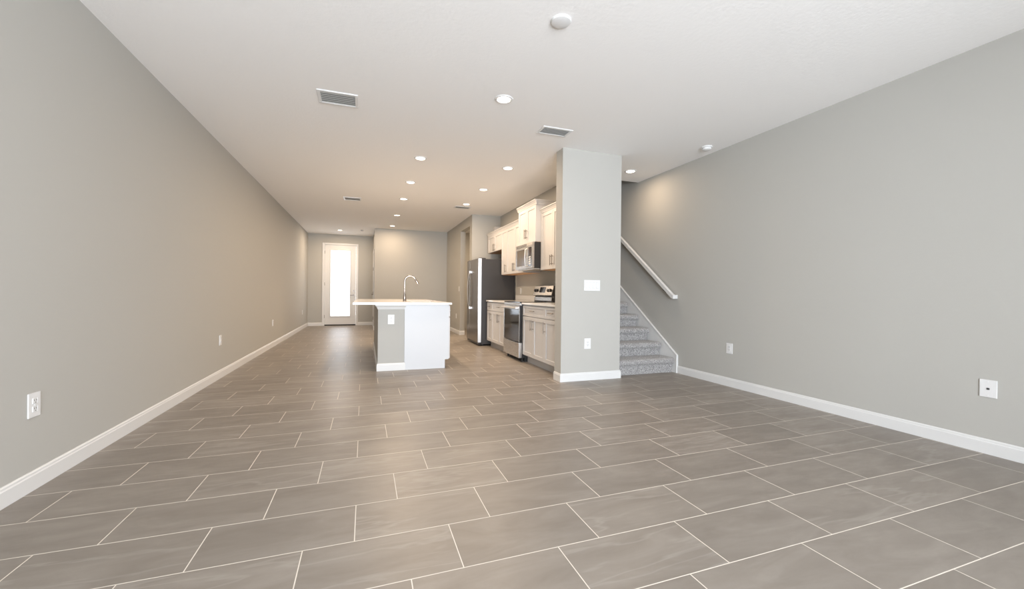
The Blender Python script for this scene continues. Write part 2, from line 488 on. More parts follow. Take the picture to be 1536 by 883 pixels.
# ------------------------------------------------------------------ stairs
RISE, RUN, SX0, SX1 = 0.1775, 0.2565, PX1+0.002, 3.872
NST = 15
def stair_profile():
    pts = [(4.445, 0.0)]
    for k in range(NST):
        y = 4.445+k*RUN; z = 0.198+k*RISE
        # bullnose: riser up, out, round, tread back
        pts.append((y, z-0.080))
        for a in range(0, 7):
            th = -PI/2-a*PI/6
            pts.append((y-0.014+0.034*math.cos(th), z-0.040+0.040*math.sin(th)))
        pts.append((y+RUN, z))
    return pts
pp = stair_profile()
yend = 4.435+NST*RUN
poly = pp+[(yend, 0.198+(NST-1)*RISE-0.25)]+[(4.435+RUN+0.25, 0.0)]
st = MB(); st.prism(poly, 'x', SX0, SX1)
so = struct(st.build('stair_flight', M['carpet'], smooth=True))
# skirt board along the right wall, with a thin cap edge
sk = MB()
zs = lambda y: 0.232+(y-4.372)*0.7135
ye = 8.1
sk.prism([(4.372, 0), (4.372, zs(4.372)), (ye, zs(ye)), (ye, zs(ye)-0.7), (4.9, 0)], 'x', 3.884, XR)
sk.prism([(4.365, 0), (4.365, zs(4.372)+0.004), (ye, zs(ye)+0.010), (ye, zs(ye)), (4.377, zs(4.372)), (4.377, 0)], 'x', 3.878, XR)
struct(sk.build('trim_3', M['trim']))

# ------------------------------------------------------------------ handrail
hr = empty('handrail', (3.848, 4.40, 1.0), 'white painted wooden handrail sloping up the wall beside the carpeted stairs', 'handrail')
def to_local(o, root): o.location = -Vector(root.location)
slope = 0.762
def zr(y): return 1.012+(y-4.405)*slope
rl = MB()
ya, yb = 4.405, 8.0
hwid, hh = 0.021, 0.030
rl.prism([(ya-0.02, zr(ya)-hh), (ya-0.02, zr(ya)+hh*0.55), (ya+0.01, zr(ya)+hh), (yb, zr(yb)+hh), (yb, zr(yb)-hh), (ya+0.02, zr(ya)-hh+0.012)], 'x', 3.848-hwid, 3.848+hwid)
o = rl.build('rail', M['trim'], hr); to_local(o, hr)
rt = MB(); rt.box(3.848+hwid, XR, ya-0.02, ya+0.028, zr(ya)-hh, zr(ya)+hh*0.7, 0.003)
o = rt.build('wall_return', M['trim'], hr); to_local(o, hr)
for y in (4.60, 5.55, 6.6, 7.6):
    bk = MB(); z = zr(y)-hh
    bk.cyl((XR-0.004, y, z-0.045), 0.026, 0.008, 'x', 16)
    bk.tube([(XR-0.006, y, z-0.045), (3.875, y, z-0.047), (3.856, y, z-0.035), (3.850, y, z-0.002)], 0.006, 8)
    bk.box(3.838, 3.862, y-0.02, y+0.02, z-0.004, z+0.001)
    o = bk.build('bracket', M['darkmetal'], hr, True); to_local(o, hr)

# ------------------------------------------------------------------ kitchen island
IX0, IXM, IX1, IY0, IY1 = 0.158, 0.506, 1.085, 5.61, 8.10
CT0, CT1 = 0.868, 0.895
isl = empty('kitchen_island', (0.6, 6.85, 0), 'white kitchen island with grey end wall section and white end panel', 'kitchen island')
def part(mb, name, m, root, **kw):
    o = mb.build(name, m, root if root.type == 'EMPTY' else root, **kw)
    return o
def P(mb, name, m, root, smooth=False):
    """build world-space geometry as a child of an Empty root"""
    o = mb.build(name, m, root, smooth); o.location = -Vector(root.location) if root.type == 'EMPTY' else Vector((0, 0, 0))
    return o
P(MB().box(IX0, IXM, IY0+0.004, IY1, 0, CT0), 'end_wall', M['wall'], isl)
m_ = MB(); m_.prism([(IXM, 0), (1.035, 0), (1.035, 0.118), (IX1, 0.118), (IX1, CT0), (IXM, CT0)], 'y', IY0-0.006, IY0+0.016)
m_.box(IXM-0.012, IXM+0.006, IY0-0.010, IY0+0.004, BH, CT0)
m_.box(IXM+0.004, 1.033, IY0-0.012, IY0-0.006, 0.0, 0.014)
P(m_, 'end_panel', M['panel'], isl)
m_ = MB(); m_.box(IXM, IX1, IY0+0.016, IY1, 0.118, CT0-0.2); m_.box(IXM, IX1, IY0+0.016, 6.02, CT0-0.2, CT0); m_.box(IXM, IX1, 6.98, IY1, CT0-0.2, CT0)
m_.box(IXM, 0.60, 6.02, 6.98, CT0-0.2, CT0); m_.box(1.06, IX1, 6.02, 6.98, CT0-0.2, CT0)
P(m_, 'cabinet_body', M['cab'], isl)
P(MB().box(1.0, 1.03, IY0+0.02, IY1-0.01, 0.0, 0.118), 'toe_kick', M['toe'], isl)
cy_ = IY0+0.004
P(sweep(MB(), [(IXM, cy_), (IX0, cy_), (IX0, IY1)], BASE, 1), 'skirting', M['trim'], isl)
cove = [(0, 0.806), (0.006, 0.806), (0.010, 0.818), (0.018, 0.838), (0.034, 0.852), (0.036, CT0), (0, CT0)]
P(sweep(MB(), [(IXM, cy_), (IX0, cy_), (IX0, IY1)], cove, 1), 'cove_moulding', M['trim'], isl)

def shaker(mb, xf, y0, y1, z0, z1, s=-1, st=0.052, th=0.019):
    """shaker front whose face lies at xf, facing s along X"""
    g = 0.0016; y0 += g; y1 -= g; z0 += g; z1 -= g
    a, b = (xf, xf+th) if s < 0 else (xf-th, xf)
    mb.box(a, b, y0, y0+st, z0, z1, 0.0012); mb.box(a, b, y1-st, y1, z0, z1, 0.0012)
    mb.box(a, b, y0+st, y1-st, z0, z0+st, 0.0012); mb.box(a, b, y0+st, y1-st, z1-st, z1, 0.0012)
    pa, pb = (xf+0.009, xf+th-0.001) if s < 0 else (xf-th+0.001, xf-0.009)
    mb.box(pa, pb, y0+st-0.001, y1-st+0.001, z0+st-0.001, z1-st+0.001)
    return mb
def slabfront(mb, xf, y0, y1, z0, z1, s=-1):
    return shaker(mb, xf, y0, y1, z0, z1, s, st=0.034)
def bar_handle(xf, y, z, L, vertical, parent, root, s=-1):
    mb = MB(); so_ = 0.030*s; r = 0.0055
    if vertical:
        mb.tube([(xf+so_, y, z-L/2), (xf+so_, y, z+L/2)], r, 10)
        for dz in (-L/2+0.022, L/2-0.022): mb.tube([(xf, y, z+dz), (xf+so_, y, z+dz)], 0.0045, 8)
    else:
        mb.tube([(xf+so_, y-L/2, z), (xf+so_, y+L/2, z)], r, 10)
        for dy in (-L/2+0.022, L/2-0.022): mb.tube([(xf, y+dy, z), (xf+so_, y+dy, z)], 0.0045, 8)
    return mb.build('handle', M['nickel'], parent, True)
# island fronts facing the range
xf = 1.106
for (a, b_) in ((5.626, 6.02), (6.98, 7.54), (7.54, 8.10)):
    mb = slabfront(MB(), xf, a, b_, 0.70, 0.855, 1); o = P(mb, 'drawer', M['cab'], isl); bar_handle(xf, (a+b_)/2, 0.778, 0.13, False, o, isl, 1)
for (a, b_, side) in ((5.626, 6.02, 1), (6.02, 6.5, 1), (6.5, 6.98, -1), (6.98, 7.54, 1), (7.54, 8.10, -1)):
    zt = 0.69 if (a < 6.0 or a > 6.9) else 0.855
    mb = shaker(MB(), xf, a, b_, 0.125, zt, 1); o = P(mb, 'door', M['cab'], isl)
    bar_handle(xf, (b_-0.03) if side > 0 else (a+0.03), zt-0.11, 0.15, True, o, isl, 1)

# island worktop with a sink cut-out
SKX0, SKX1, SKY0, SKY1 = 0.635, 1.02, 6.12, 6.86
def slab_with_hole(mb, X0, X1, Y0, Y1, hx0, hx1, hy0, hy1, z0, z1):
    t = bmesh.new()
    out = [(X0, Y0), (X1, Y0), (X1, Y1), (X0, Y1)]; inn = [(hx0, hy0), (hx1, hy0), (hx1, hy1), (hx0, hy1)]
    V = {}
    for k, z in enumerate((z0, z1)):
        V[k] = ([t.verts.new((x, y, z)) for x, y in out], [t.verts.new((x, y, z)) for x, y in inn])
        for i in range(4):
            j = (i+1) % 4; t.faces.new((V[k][0][i], V[k][0][j], V[k][1][j], V[k][1][i]))
    for i in range(4):
        j = (i+1) % 4
        t.faces.new((V[0][0][i], V[0][0][j], V[1][0][j], V[1][0][i])); t.faces.new((V[0][1][i], V[0][1][j], V[1][1][j], V[1][1][i]))
    bmesh.ops.recalc_face_normals(t, faces=t.faces[:])
    es = [e for e in t.edges if abs(e.verts[0].co.z-z1) < 1e-6 and abs(e.verts[1].co.z-z1) < 1e-6 and len(e.link_faces) == 2 and any(abs(f.normal.z) < 0.5 for f in e.link_faces)]
    bmesh.ops.bevel(t, geom=es, offset=0.003, segments=2, affect='EDGES')
    mb.merge(t)
    return mb
wt = slab_with_hole(MB(), -0.150, 1.122, 5.572, 8.15, SKX0, SKX1, SKY0, SKY1, CT0, CT1).build('island_worktop', M['quartz'])
tag(wt, 'thin white quartz worktop on the island, overhanging to the left', 'worktop')
sk_ = empty('sink', (0.83, 6.5, 0.66), 'undermount steel sink set into the island worktop below the tap', 'sink')
mb = MB(); tw = 0.004; sx0, sx1, sy0, sy1, sz0, sz1 = SKX0-0.006, SKX1+0.006, SKY0-0.006, SKY1+0.006, 0.69, CT0
mb.box(sx0, sx1, sy0, sy1, sz0, sz0+tw); mb.box(sx0, sx0+tw, sy0, sy1, sz0, sz1); mb.box(sx1-tw, sx1, sy0, sy1, sz0, sz1)
mb.box(sx0, sx1, sy0, sy0+tw, sz0, sz1); mb.box(sx0, sx1, sy1-tw, sy1, sz0, sz1)
P(mb, 'basin', M['steel'], sk_)
P(MB().cyl((0.83, 6.5, sz0+0.006), 0.045, 0.004, 'z', 24, bev=0.001), 'drain', M['chrome'], sk_, True)

# pull-down tap
FX, FY = 0.562, 6.42
fc = empty('kitchen_tap', (FX, FY, CT1), 'tall brushed nickel gooseneck tap standing on the island worktop', 'tap')
mb = MB(); mb.lathe([(0, 0), (0.027, 0), (0.027, 0.004), (0.024, 0.010), (0.023, 0.05), (0.020, 0.085), (0.0155, 0.12), (0.0135, 0.15), (0, 0.15)], (FX, FY, CT1), 24)
P(mb, 'base', M['chrome'], fc, True)
R_ = 0.082; zc = CT1+0.302
pts = [(FX, FY, CT1+0.145), (FX, FY, CT1+0.22)]
for i in range(0, 15):
    th = PI-i*(PI*0.86)/14
    pts.append((FX+R_+R_*math.cos(th), FY, zc+R_*math.sin(th)))
mb = MB(); mb.tube(pts, 0.0125, 14); P(mb, 'spout', M['chrome'], fc, True)
e1, e0 = Vector(pts[-1]), Vector(pts[-2]); dv = (e1-e0).normalized()
mb = MB(); mb.tube([e1, e1+dv*0.01, e1+dv*0.03, e1+dv*0.065, e1+dv*0.085, e1+dv*0.088], [0.013, 0.0145, 0.017, 0.0195, 0.019, 0.014], 16)
P(mb, 'spray_head', M['chrome'], fc, True)
mb = MB(); mb.tube([(FX, FY+0.018, CT1+0.055), (FX, FY+0.045, CT1+0.058), (FX, FY+0.09, CT1+0.075)], [0.009, 0.008, 0.006], 10)
P(mb, 'lever', M['chrome'], fc, True)

# ------------------------------------------------------------------ kitchen run
RY0, RY1 = 5.735, 6.475           # range bay
LY1 = 7.645                        # end of the left run
BXF, BXB = 2.245, KX-0.001         # base carcass front / back
FXF = 2.226                        # base fronts face
def base_unit(name, label, y0, y1, doors, hside, group):
    root = empty(name, (2.5, (y0+y1)/2, 0), label, 'cabinet', group)
    P(MB().box(BXF, BXB, y0+0.0005, y1-0.0005, 0.112, CT0), 'body', M['cab'], root)
    P(MB().box(2.31, 2.325, y0+0.0005, y1-0.0005, 0.0, 0.112), 'toe_kick', M['toe'], root)
    o = P(slabfront(MB(), FXF, y0, y1, 0.700, 0.855), 'drawer', M['cab'], root)
    bar_handle(FXF, (y0+y1)/2, 0.780, 0.13, False, o, root)
    if doors == 2:
        mid = (y0+y1)/2
        for a, b_, hy in ((y0, mid, mid-0.030), (mid, y1, mid+0.030)):
            o = P(shaker(MB(), FXF, a, b_, 0.122, 0.694), 'door', M['cab'], root)
            bar_handle(FXF, hy, 0.583, 0.15, True, o, root)
    else:
        o = P(shaker(MB(), FXF, y0, y1, 0.122, 0.694), 'door', M['cab'], root)
        bar_handle(FXF, (y1-0.030) if hside > 0 else (y0+0.030), 0.583, 0.15, True, o, root)
    return root
gb = 'base cabinets along the kitchen wall'
base_unit('base_cabinet', 'narrow white base cabinet under the worktop next to the grey wing wall', 4.492, 4.945, 1, 1, gb)
base_unit('base_cabinet', 'wide two-door white base cabinet on the near side of the range', 4.945, RY0-0.002, 2, 0, gb)
base_unit('base_cabinet', 'two-door white base cabinet on the far side of the range', RY1+0.002, 7.335, 2, 0, gb)
base_unit('base_cabinet', 'narrow single-door white base cabinet beside the fridge', 7.335, LY1, 1, -1, gb)
for y0, y1, lab in ((4.492, RY0-0.003, 'white quartz worktop between the range and the wing wall'), (RY1+0.003, LY1, 'short white quartz worktop between the fridge and the range')):
    root = empty('kitchen_worktop', (2.5, (y0+y1)/2, CT0), lab, 'worktop', 'worktops along the kitchen wall')
    P(MB().box(2.203, KX, y0, y1, CT0, CT1, 0.003, 2), 'slab', M['quartz'], root)
    P(MB().box(KX-0.02, KX, y0, y1, CT1, CT1+0.10, 0.002), 'upstand', M['quartz'], root)

# upper cabinets
UXF = 2.509
def crown(mb, xf, y0, y1, z0, z1, near_side=False, far_side=False, out=0.034):
    prof = [(0.0, z0), (0.006, z0), (0.010, z0+(z1-z0)*0.3), (out*0.75, z0+(z1-z0)*0.75), (out, z0+(z1-z0)*0.82), (out, z1), (0.0, z1)]
    ya, yb = y0-(out if near_side else 0), y1+(out if far_side else 0)
    mb.prism([(xf-a, z) for a, z in prof], 'y', ya, yb)
    if near_side: mb.prism([(y0-a, z) for a, z in prof], 'x', xf-out*0.2, KX)
    if far_side: mb.prism([(y1+a, z) for a, z in prof], 'x', xf-out*0.2, KX)
    mb.box(xf, KX, y0, y1, z1-0.012, z1-0.001)
def upper_unit(label, y0, y1, z0, z1, doors, hside, xf=UXF, ztop=2.31, crown_sides=(False, False), hz=None):
    root = empty('wall_cabinet', (2.65, (y0+y1)/2, z0), label, 'cabinet', 'upper cabinets along the kitchen wall')
    P(MB().box(xf+0.019, KX-0.001, y0+0.0005, y1-0.0005, z0, z1), 'body', M['cab'], root)
    P(MB().box(xf+0.021, KX-0.003, y0+0.003, y1-0.003, z0-0.004, z0), 'underside', M['underside'], root)
    hz = hz or z0+0.125
    if doors == 2:
        mid = (y0+y1)/2
        for a, b_, hy in ((y0, mid, mid-0.030), (mid, y1, mid+0.030)):
            o = P(shaker(MB(), xf, a, b_, z0, z1-0.02), 'door', M['cab'], root); bar_handle(xf, hy, hz, 0.15, True, o, root)
    else:
        o = P(shaker(MB(), xf, y0, y1, z0, z1-0.02), 'door', M['cab'], root)
        bar_handle(xf, (y1-0.030) if hside > 0 else (y0+0.030), hz, 0.15, True, o, root)
    mb = MB(); crown(mb, xf+0.004, y0+(0.0005 if not crown_sides[0] else 0), y1-(0.0005 if not crown_sides[1] else 0), z1-0.02, ztop, *crown_sides)
    P(mb, 'crown_moulding', M['cab'], root)
    return root
upper_unit('narrow upper cabinet partly hidden behind the grey wing wall', 4.492, 4.90, 1.388, 2.265, 1, 1)
upper_unit('two-door upper cabinet between the microwave and the wing wall', 4.90, RY0-0.001, 1.388, 2.265, 2, 0)
upper_unit('taller and deeper upper cabinet directly above the microwave', RY0+0.001, RY1-0.001, 1.822, 2.405, 2, 0, xf=2.42, ztop=2.458, crown_sides=(True, True), hz=1.975)
upper_unit('two-door upper cabinet on the far side of the microwave', RY1+0.001, 7.335, 1.388, 2.265, 2, 0, hz=1.50)
upper_unit('narrow tall upper cabinet next to the cabinet over the fridge', 7.335, LY1, 1.388, 2.265, 1, -1, hz=1.50)
upper_unit('short two-door upper cabinet above the fridge', LY1, 8.60, 1.89, 2.265, 2, 0, hz=1.975)
fb = MB().box(2.66, 2.826, 8.605, JY, 2.28, 2.49, 0.004).build('filler_box', M['cab'], origin=(2.743, 8.66, 2.28))
tag(fb, 'small white box behind the crown of the cabinet above the fridge', 'box')

# ------------------------------------------------------------------ microwave
MX, MZ0, MZ1 = 2.376, 1.408, 1.816
MY0, MY1 = RY0+0.003, RY1-0.003
mw = empty('microwave', (2.6, (MY0+MY1)/2, MZ0), 'stainless over-the-range microwave hung below the tall cabinet', 'microwave')
P(MB().box(MX+0.03, KX-0.002, MY0, MY1, MZ0+0.012, MZ1, 0.003), 'body', M['blackpl'], mw)
P(MB().box(MX+0.03, KX-0.04, MY0+0.02, MY1-0.02, MZ0-0.006, MZ0+0.012, 0.002), 'base_plate', M['steel'], mw)
py = MY0+0.20        # control panel on the near side
o = P(MB().box(MX, MX+0.03, MY0, py, MZ0+0.012, MZ1-0.055, 0.002), 'control_panel', M['steel'], mw)
P(MB().box(MX-0.003, MX+0.001, MY0+0.045, py-0.03, MZ0+0.05, MZ1-0.07, 0.001), 'touch_panel', M['black'], mw)
P(MB().box(MX-0.005, MX-0.002, MY0+0.06, py-0.045, MZ1-0.17, MZ1-0.085), 'display', M['display'], mw)
mb = MB()
for i in range(4):
    for j in range(3): mb.box(MX-0.006, MX-0.002, MY0+0.066+j*0.028, MY0+0.086+j*0.028, MZ0+0.07+i*0.034, MZ0+0.094+i*0.034, 0.001)
P(mb, 'keypad', M['plastic'], mw)
mb = MB(); a0, a1, z0, z1 = py+0.002, MY1, MZ0+0.012, MZ1-0.055
mb.box(MX, MX+0.03, a0, a0+0.075, z0, z1, 0.002); mb.box(MX, MX+0.03, a1-0.03, a1, z0, z1, 0.002)
mb.box(MX, MX+0.03, a0+0.075, a1-0.03, z0, z0+0.05, 0.001); mb.box(MX, MX+0.03, a0+0.075, a1-0.03, z1-0.03, z1, 0.001)
dr = P(mb, 'door', M['steel'], mw)
MB().box(MX+0.006, MX+0.028, a0+0.075, a1-0.03, z0+0.05, z1-0.03).build('door_window', M['window_tint'], dr)
MB().tube([(MX, a0+0.03, z0+0.03), (MX-0.030, a0+0.03, z0+0.045), (MX-0.036, a0+0.03, (z0+z1)/2), (MX-0.030, a0+0.03, z1-0.045), (MX, a0+0.03, z1-0.03)], 0.009, 10).build('handle', M['steel_edge'], dr, True)
mb = MB(); mb.box(MX, MX+0.03, MY0, MY1, MZ1-0.053, MZ1, 0.002)
vg = P(mb, 'vent_grille', M['steel'], mw)
mb = MB()
for i in range(5): mb.box(MX-0.001, MX+0.004, MY0+0.25, MY1-0.03, MZ1-0.046+i*0.009, MZ1-0.042+i*0.009)
mb.build('vent_slots', M['slot'], vg)
mb = MB()
for zz in (1.50, 1.56, 1.62, 1.68, 1.74): mb.box(MX+0.12, MX+0.30, MY0-0.002, MY0+0.001, zz, zz+0.012)
P(mb, 'side_louvers', M['fridge_side'], mw)

# ------------------------------------------------------------------ range
GX = 2.172
ra, rb = RY0+0.003, RY1-0.003
rg = empty('range', (2.5, (ra+rb)/2, 0), 'freestanding stainless electric range with black glass oven door', 'range')
P(MB().box(GX+0.045, KX-0.006, ra, rb, 0.06, 0.885, 0.002), 'body', M['blackpl'], rg)
P(MB().box(GX+0.10, KX-0.05, ra+0.02, rb-0.02, 0.0, 0.06), 'plinth', M['rubber'], rg)
P(MB().box(GX+0.01, KX-0.07, ra-0.001, rb+0.001, 0.885, 0.903, 0.004, 2), 'cooktop', M['black'], rg)
P(MB().box(GX+0.002, GX+0.045, ra, rb, 0.845, 0.884, 0.004), 'front_trim', M['steel'], rg)
mb = MB(); z0, z1 = 0.295, 0.842
mb.box(GX+0.004, GX+0.045, ra+0.002, rb-0.002, z0, z1, 0.003)
dr = P(mb, 'oven_door', M['black'], rg)
mb = MB(); mb.box(GX-0.002, GX+0.006, ra+0.002, rb-0.002, z1-0.055, z1, 0.002)
for ya_, yb_ in ((ra+0.002, ra+0.014), (rb-0.014, rb-0.002)): mb.box(GX-0.0, GX+0.006, ya_, yb_, z0, z1-0.055, 0.001)
mb.build('door_trim', M['steel'], dr)
mb = MB(); mb.tube([(GX-0.048, ra+0.02, 0.812), (GX-0.048, rb-0.02, 0.812)], 0.0115, 12)
for yy in (ra+0.05, rb-0.05): mb.box(GX-0.05, GX, yy-0.014, yy+0.014, 0.801, 0.823, 0.003)
mb.build('handle', M['steel_edge'], dr, True)
P(MB().box(GX, GX+0.045, ra+0.002, rb-0.002, 0.062, 0.288, 0.004, 2), 'storage_drawer', M['steel'], rg)
for yy in (ra+0.05, rb-0.05):
    P(MB().cyl((GX+0.07, yy, 0.0325), 0.014, 0.065, 'z', 10), 'foot', M['rubber'], rg)
mb = MB()
mb.prism([(2.72, 0.903), (2.74, 0.99), (2.70, 1.0), (2.745, 1.158), (KX-0.004, 1.158), (KX-0.004, 0.903)], 'y', ra, rb)
bp = P(mb, 'backguard', M['blackpl'], rg)
def on_slant(v, off=0.0):   # points on the tilted control face, v = height 0..1
    x = 2.70+0.045*v; z = 1.0+0.158*v
    n = Vector((-0.158, 0, 0.045)).normalized()
    return Vector((x, 0, z))+n*off
def slant_box(y0, y1, v0, v1, off0, off1):
    t_ = bmesh.new(); vs = []
    for off in (off0, off1):
        for y in (y0, y1):
            for v in (v0, v1):
                p = on_slant(v, off); vs.append(t_.verts.new((p.x, y, p.z)))
    bmesh.ops.convex_hull(t_, input=vs); return t_
mb = MB(); mb.merge(slant_box(ra+0.004, rb-0.004, 0.03, 0.97, -0.002, 0.006)); cf = mb.build('control_face', M['steel'], bp)
mb = MB(); mb.merge(slant_box(ra+0.27, rb-0.24, 0.3, 0.85, 0.004, 0.008)); mb.build('display', M['black'], cf)
for yy in (ra+0.07, ra+0.15, rb-0.15, rb-0.07):
    c_ = on_slant(0.5, 0.018); n = Vector((-0.158, 0, 0.045)).normalized()
    t_ = bmesh.new(); bmesh.ops.create_cone(t_, cap_ends=True, segments=20, radius1=0.026, radius2=0.021, depth=0.028)
    mb = MB(); mb.merge(t_, Matrix.Translation((c_.x, yy, c_.z)) @ n.to_track_quat('Z', 'Y').to_matrix().to_4x4())
    mb.build('knob', M['blackpl'], cf, True)
P(MB().box(2.706, 2.722, ra+0.03, rb-0.03, 0.915, 0.975, 0.002), 'rear_vent_trim', M['steel'], rg)
mb = MB()
for (x_, y_, r_) in ((2.36, ra+0.19, 0.10), (2.36, rb-0.19, 0.085), (2.58, ra+0.19, 0.085), (2.58, rb-0.19, 0.10)):
    t_ = bmesh.new(); n_ = 32
    i_ = [t_.verts.new((x_+(r_-0.003)*math.cos(k*2*PI/n_), y_+(r_-0.003)*math.sin(k*2*PI/n_), 0.9036)) for k in range(n_)]
    o_ = [t_.verts.new((x_+r_*math.cos(k*2*PI/n_), y_+r_*math.sin(k*2*PI/n_), 0.9036)) for k in range(n_)]
    for k in range(n_): t_.faces.new((i_[k], o_[k], o_[(k+1) % n_], i_[(k+1) % n_]))
    mb = MB(); mb.merge(t_); P(mb, 'burner_ring', M['toe'], rg)


# ------------------------------------------------------------------ fridge
fy0, fy1, fx0, fz1 = 7.702, 8.615, 2.052, 1.706
fr = empty('refrigerator', (2.4, (fy0+fy1)/2, 0), 'dark stainless refrigerator with grey sides at the end of the cabinets', 'refrigerator')
P(MB().box(fx0+0.075, KX-0.02, fy0, fy1, 0.03, fz1-0.012, 0.004), 'body', M['fridge_side'], fr)
P(MB().box(fx0+0.02, fx0+0.074, fy0+0.01, fy1-0.01, 0.025, 0.062, 0.003), 'base_grille', M['blackpl'], fr)
split = 8.375
for ya_, yb_, hy in ((fy0, split-0.002, split-0.055), (split+0.002, fy1, None)):
    mb = MB(); mb.box(fx0+0.004, fx0+0.07, ya_, yb_, 0.066, fz1-0.002, 0.006, 2)
    dr = P(mb, 'door', M['steel_v'], fr)
    if hy:
        MB().box(fx0+0.008, fx0+0.071, ya_-0.0015, ya_+0.004, 0.068, fz1-0.004, 0.001).build('door_edge', M['steel_edge'], dr)
        pts = []
        for i in range(13):
            s_ = i/12; z = 0.72+s_*0.74; pts.append((fx0-0.018-0.040*math.sin(PI*s_)**0.7, hy, z))
        mb = MB(); mb.tube(pts, 0.012, 10, 0.8)
        for zz in (0.72, 1.46): mb.box(fx0-0.030, fx0+0.006, hy-0.016, hy+0.016, zz-0.026, zz+0.026, 0.005)
        mb.build('handle', M['steel_edge'], dr, True)
    else:
        pass
for yy in (fy0+0.02, fy1-0.10): P(MB().box(fx0+0.03, fx0+0.16, yy, yy+0.08, fz1-0.012, fz1+0.010, 0.003), 'hinge_cover', M['fridge_side'], fr)
for xx, yy in ((fx0+0.12, fy0+0.06), (fx0+0.12, fy1-0.06), (KX-0.1, fy0+0.06), (KX-0.1, fy1-0.06)):
    P(MB().cyl((xx, yy, 0.0155), 0.02, 0.031, 'z', 12), 'foot', M['rubber'], fr)

# ------------------------------------------------------------------ ceiling fixtures
def downlight(loc, label, lens_r=0.058):
    r = empty('recessed_ceiling_light', (loc[0], loc[1], H), label, 'ceiling light', 'recessed round ceiling downlights')
    MB().lathe([(lens_r, -0.001), (lens_r, -0.006), (lens_r+0.006, -0.010), (lens_r+0.020, -0.006), (lens_r+0.023, 0.0), (lens_r, 0.0)], (0, 0, 0), 32).build('trim_ring', M['plastic'], r, True)
    MB().lathe([(0, -0.0065), (lens_r*0.6, -0.006), (lens_r-0.001, -0.004), (lens_r-0.001, -0.001), (0, -0.001)], (0, 0, 0), 32).build('lens', M['lens'], r, True)
    return r
def spot(loc, power=SPOT_POWER):
    l = bpy.data.lights.new('downlight_lamp', 'AREA'); l.shape = 'DISK'; l.size = 0.11
    l.energy = power; l.color = SPOT_COLOR
    o = bpy.data.objects.new('downlight_lamp', l); col.objects.link(o); o.location = (loc[0], loc[1], H-0.012)
spots = [
    ((1.133, 3.432), 'nearest and largest lit downlight, alone in the ceiling between the two near vents'),
    ((0.647, 5.318), 'lit downlight nearest the camera in the long row above the island'),
    ((0.647, 6.540), 'second lit downlight of the row above the island'),
    ((0.647, 7.760), 'third lit downlight of the row above the island'),
    ((0.647, 9.460), 'fourth lit downlight of the island row, beyond the island'),
    ((0.641, 11.02), 'lit downlight close to the beige closet wall, last of the island row'),
    ((1.818, 5.306), 'nearest lit downlight of the row in front of the wall cabinets'),
    ((1.822, 6.550), 'middle lit downlight of the row in front of the wall cabinets'),
    ((1.820, 7.758), 'far lit downlight above the fridge aisle beside the far right vent'),
    ((-0.682, 12.41), 'lit downlight in the entry ceiling before the glazed front door'),
    ((3.445, 4.808), 'lit downlight over the foot of the stairs'),
]
d0 = None
for i, (xy, lab) in enumerate(spots):
    if d0 is None: d0 = downlight(xy, lab)
    else: dup(d0, (xy[0], xy[1], H), lab)
    spot(xy, SPOT_POWER*(0.75 if xy[1] < 5 else 1.75 if xy[1] < 8 else 3.0 if xy[1] < 10 else 1.6 if xy[1] < 12 else 2.8))
# hidden hallway lamp beyond the opening
spot((2.9, 9.9), SPOT_POWER*4.0)

def vent(x0, x1, y0, y1, label, n):
    cx, cy = (x0+x1)/2, (y0+y1)/2; a, b = (x1-x0)/2, (y1-y0)/2
    r = empty('ceiling_vent', (cx, cy, H), label, 'air vent', 'white louvred ceiling vents'); fwd = 0.026
    mb = MB()
    mb.box(-a, a, -b, -b+fwd, -0.009, 0, 0.003); mb.box(-a, a, b-fwd, b, -0.009, 0, 0.003)
    mb.box(-a, -a+fwd, -b+fwd, b-fwd, -0.009, 0, 0.003); mb.box(a-fwd, a, -b+fwd, b-fwd, -0.009, 0, 0.003)
    mb.build('frame', M['plastic'], r)
    MB().box(-a+fwd, a-fwd, -b+fwd, b-fwd, -0.002, -0.0005).build('duct_opening', M['grey_slot'], r)
    mb = MB(); ih = 2*(b-fwd); 
    for i in range(n):
        yc = -b+fwd+ih*(i+0.5)/n; w_ = ih/n*0.34
        mb.prism([(yc-w_, -0.009), (yc-w_+0.002, -0.010), (yc+w_, -0.004), (yc+w_-0.001, -0.003)], 'x', -a+fwd, a-fwd)
    mb.build('louvers', M['louver'], r)
    return r
vent(-0.405, -0.075, 3.815, 4.075, 'louvred ceiling vent nearest the camera, towards the left wall', 6)
vent(1.69, 2.03, 3.825, 4.02, 'louvred ceiling vent just in front of the grey wing wall', 5)
vent(-0.392, -0.085, 7.98, 8.24, 'far louvred ceiling vent left of the island lights', 4)
vent(1.655, 1.975, 7.98, 8.19, 'far louvred ceiling vent near the fridge', 4)
mb = MB(); mb.lathe([(0, 0), (0.063, 0), (0.063, -0.006), (0.059, -0.012), (0.045, -0.0155), (0, -0.017)], (0, 0, 0), 40)
o = mb.build('ceiling_cover', M['plastic'], None, True); o.location = (1.138, 2.322, H)
tag(o, 'plain white round cover plate on the ceiling at the top of the view', 'cover plate')
sd = empty('smoke_detector', (3.69, 3.705, H), 'white round smoke detector on the ceiling close to the right wall', 'smoke detector')
MB().lathe([(0, 0), (0.060, 0), (0.060, -0.010), (0.056, -0.014), (0, -0.014)], (0, 0, 0), 32).build('base', M['plastic'], sd, True)
MB().lathe([(0, -0.014), (0.046, -0.014), (0.046, -0.017), (0.050, -0.020), (0.048, -0.032), (0.036, -0.040), (0, -0.041)], (0, 0, 0), 32).build('cap', M['plastic'], sd, True)
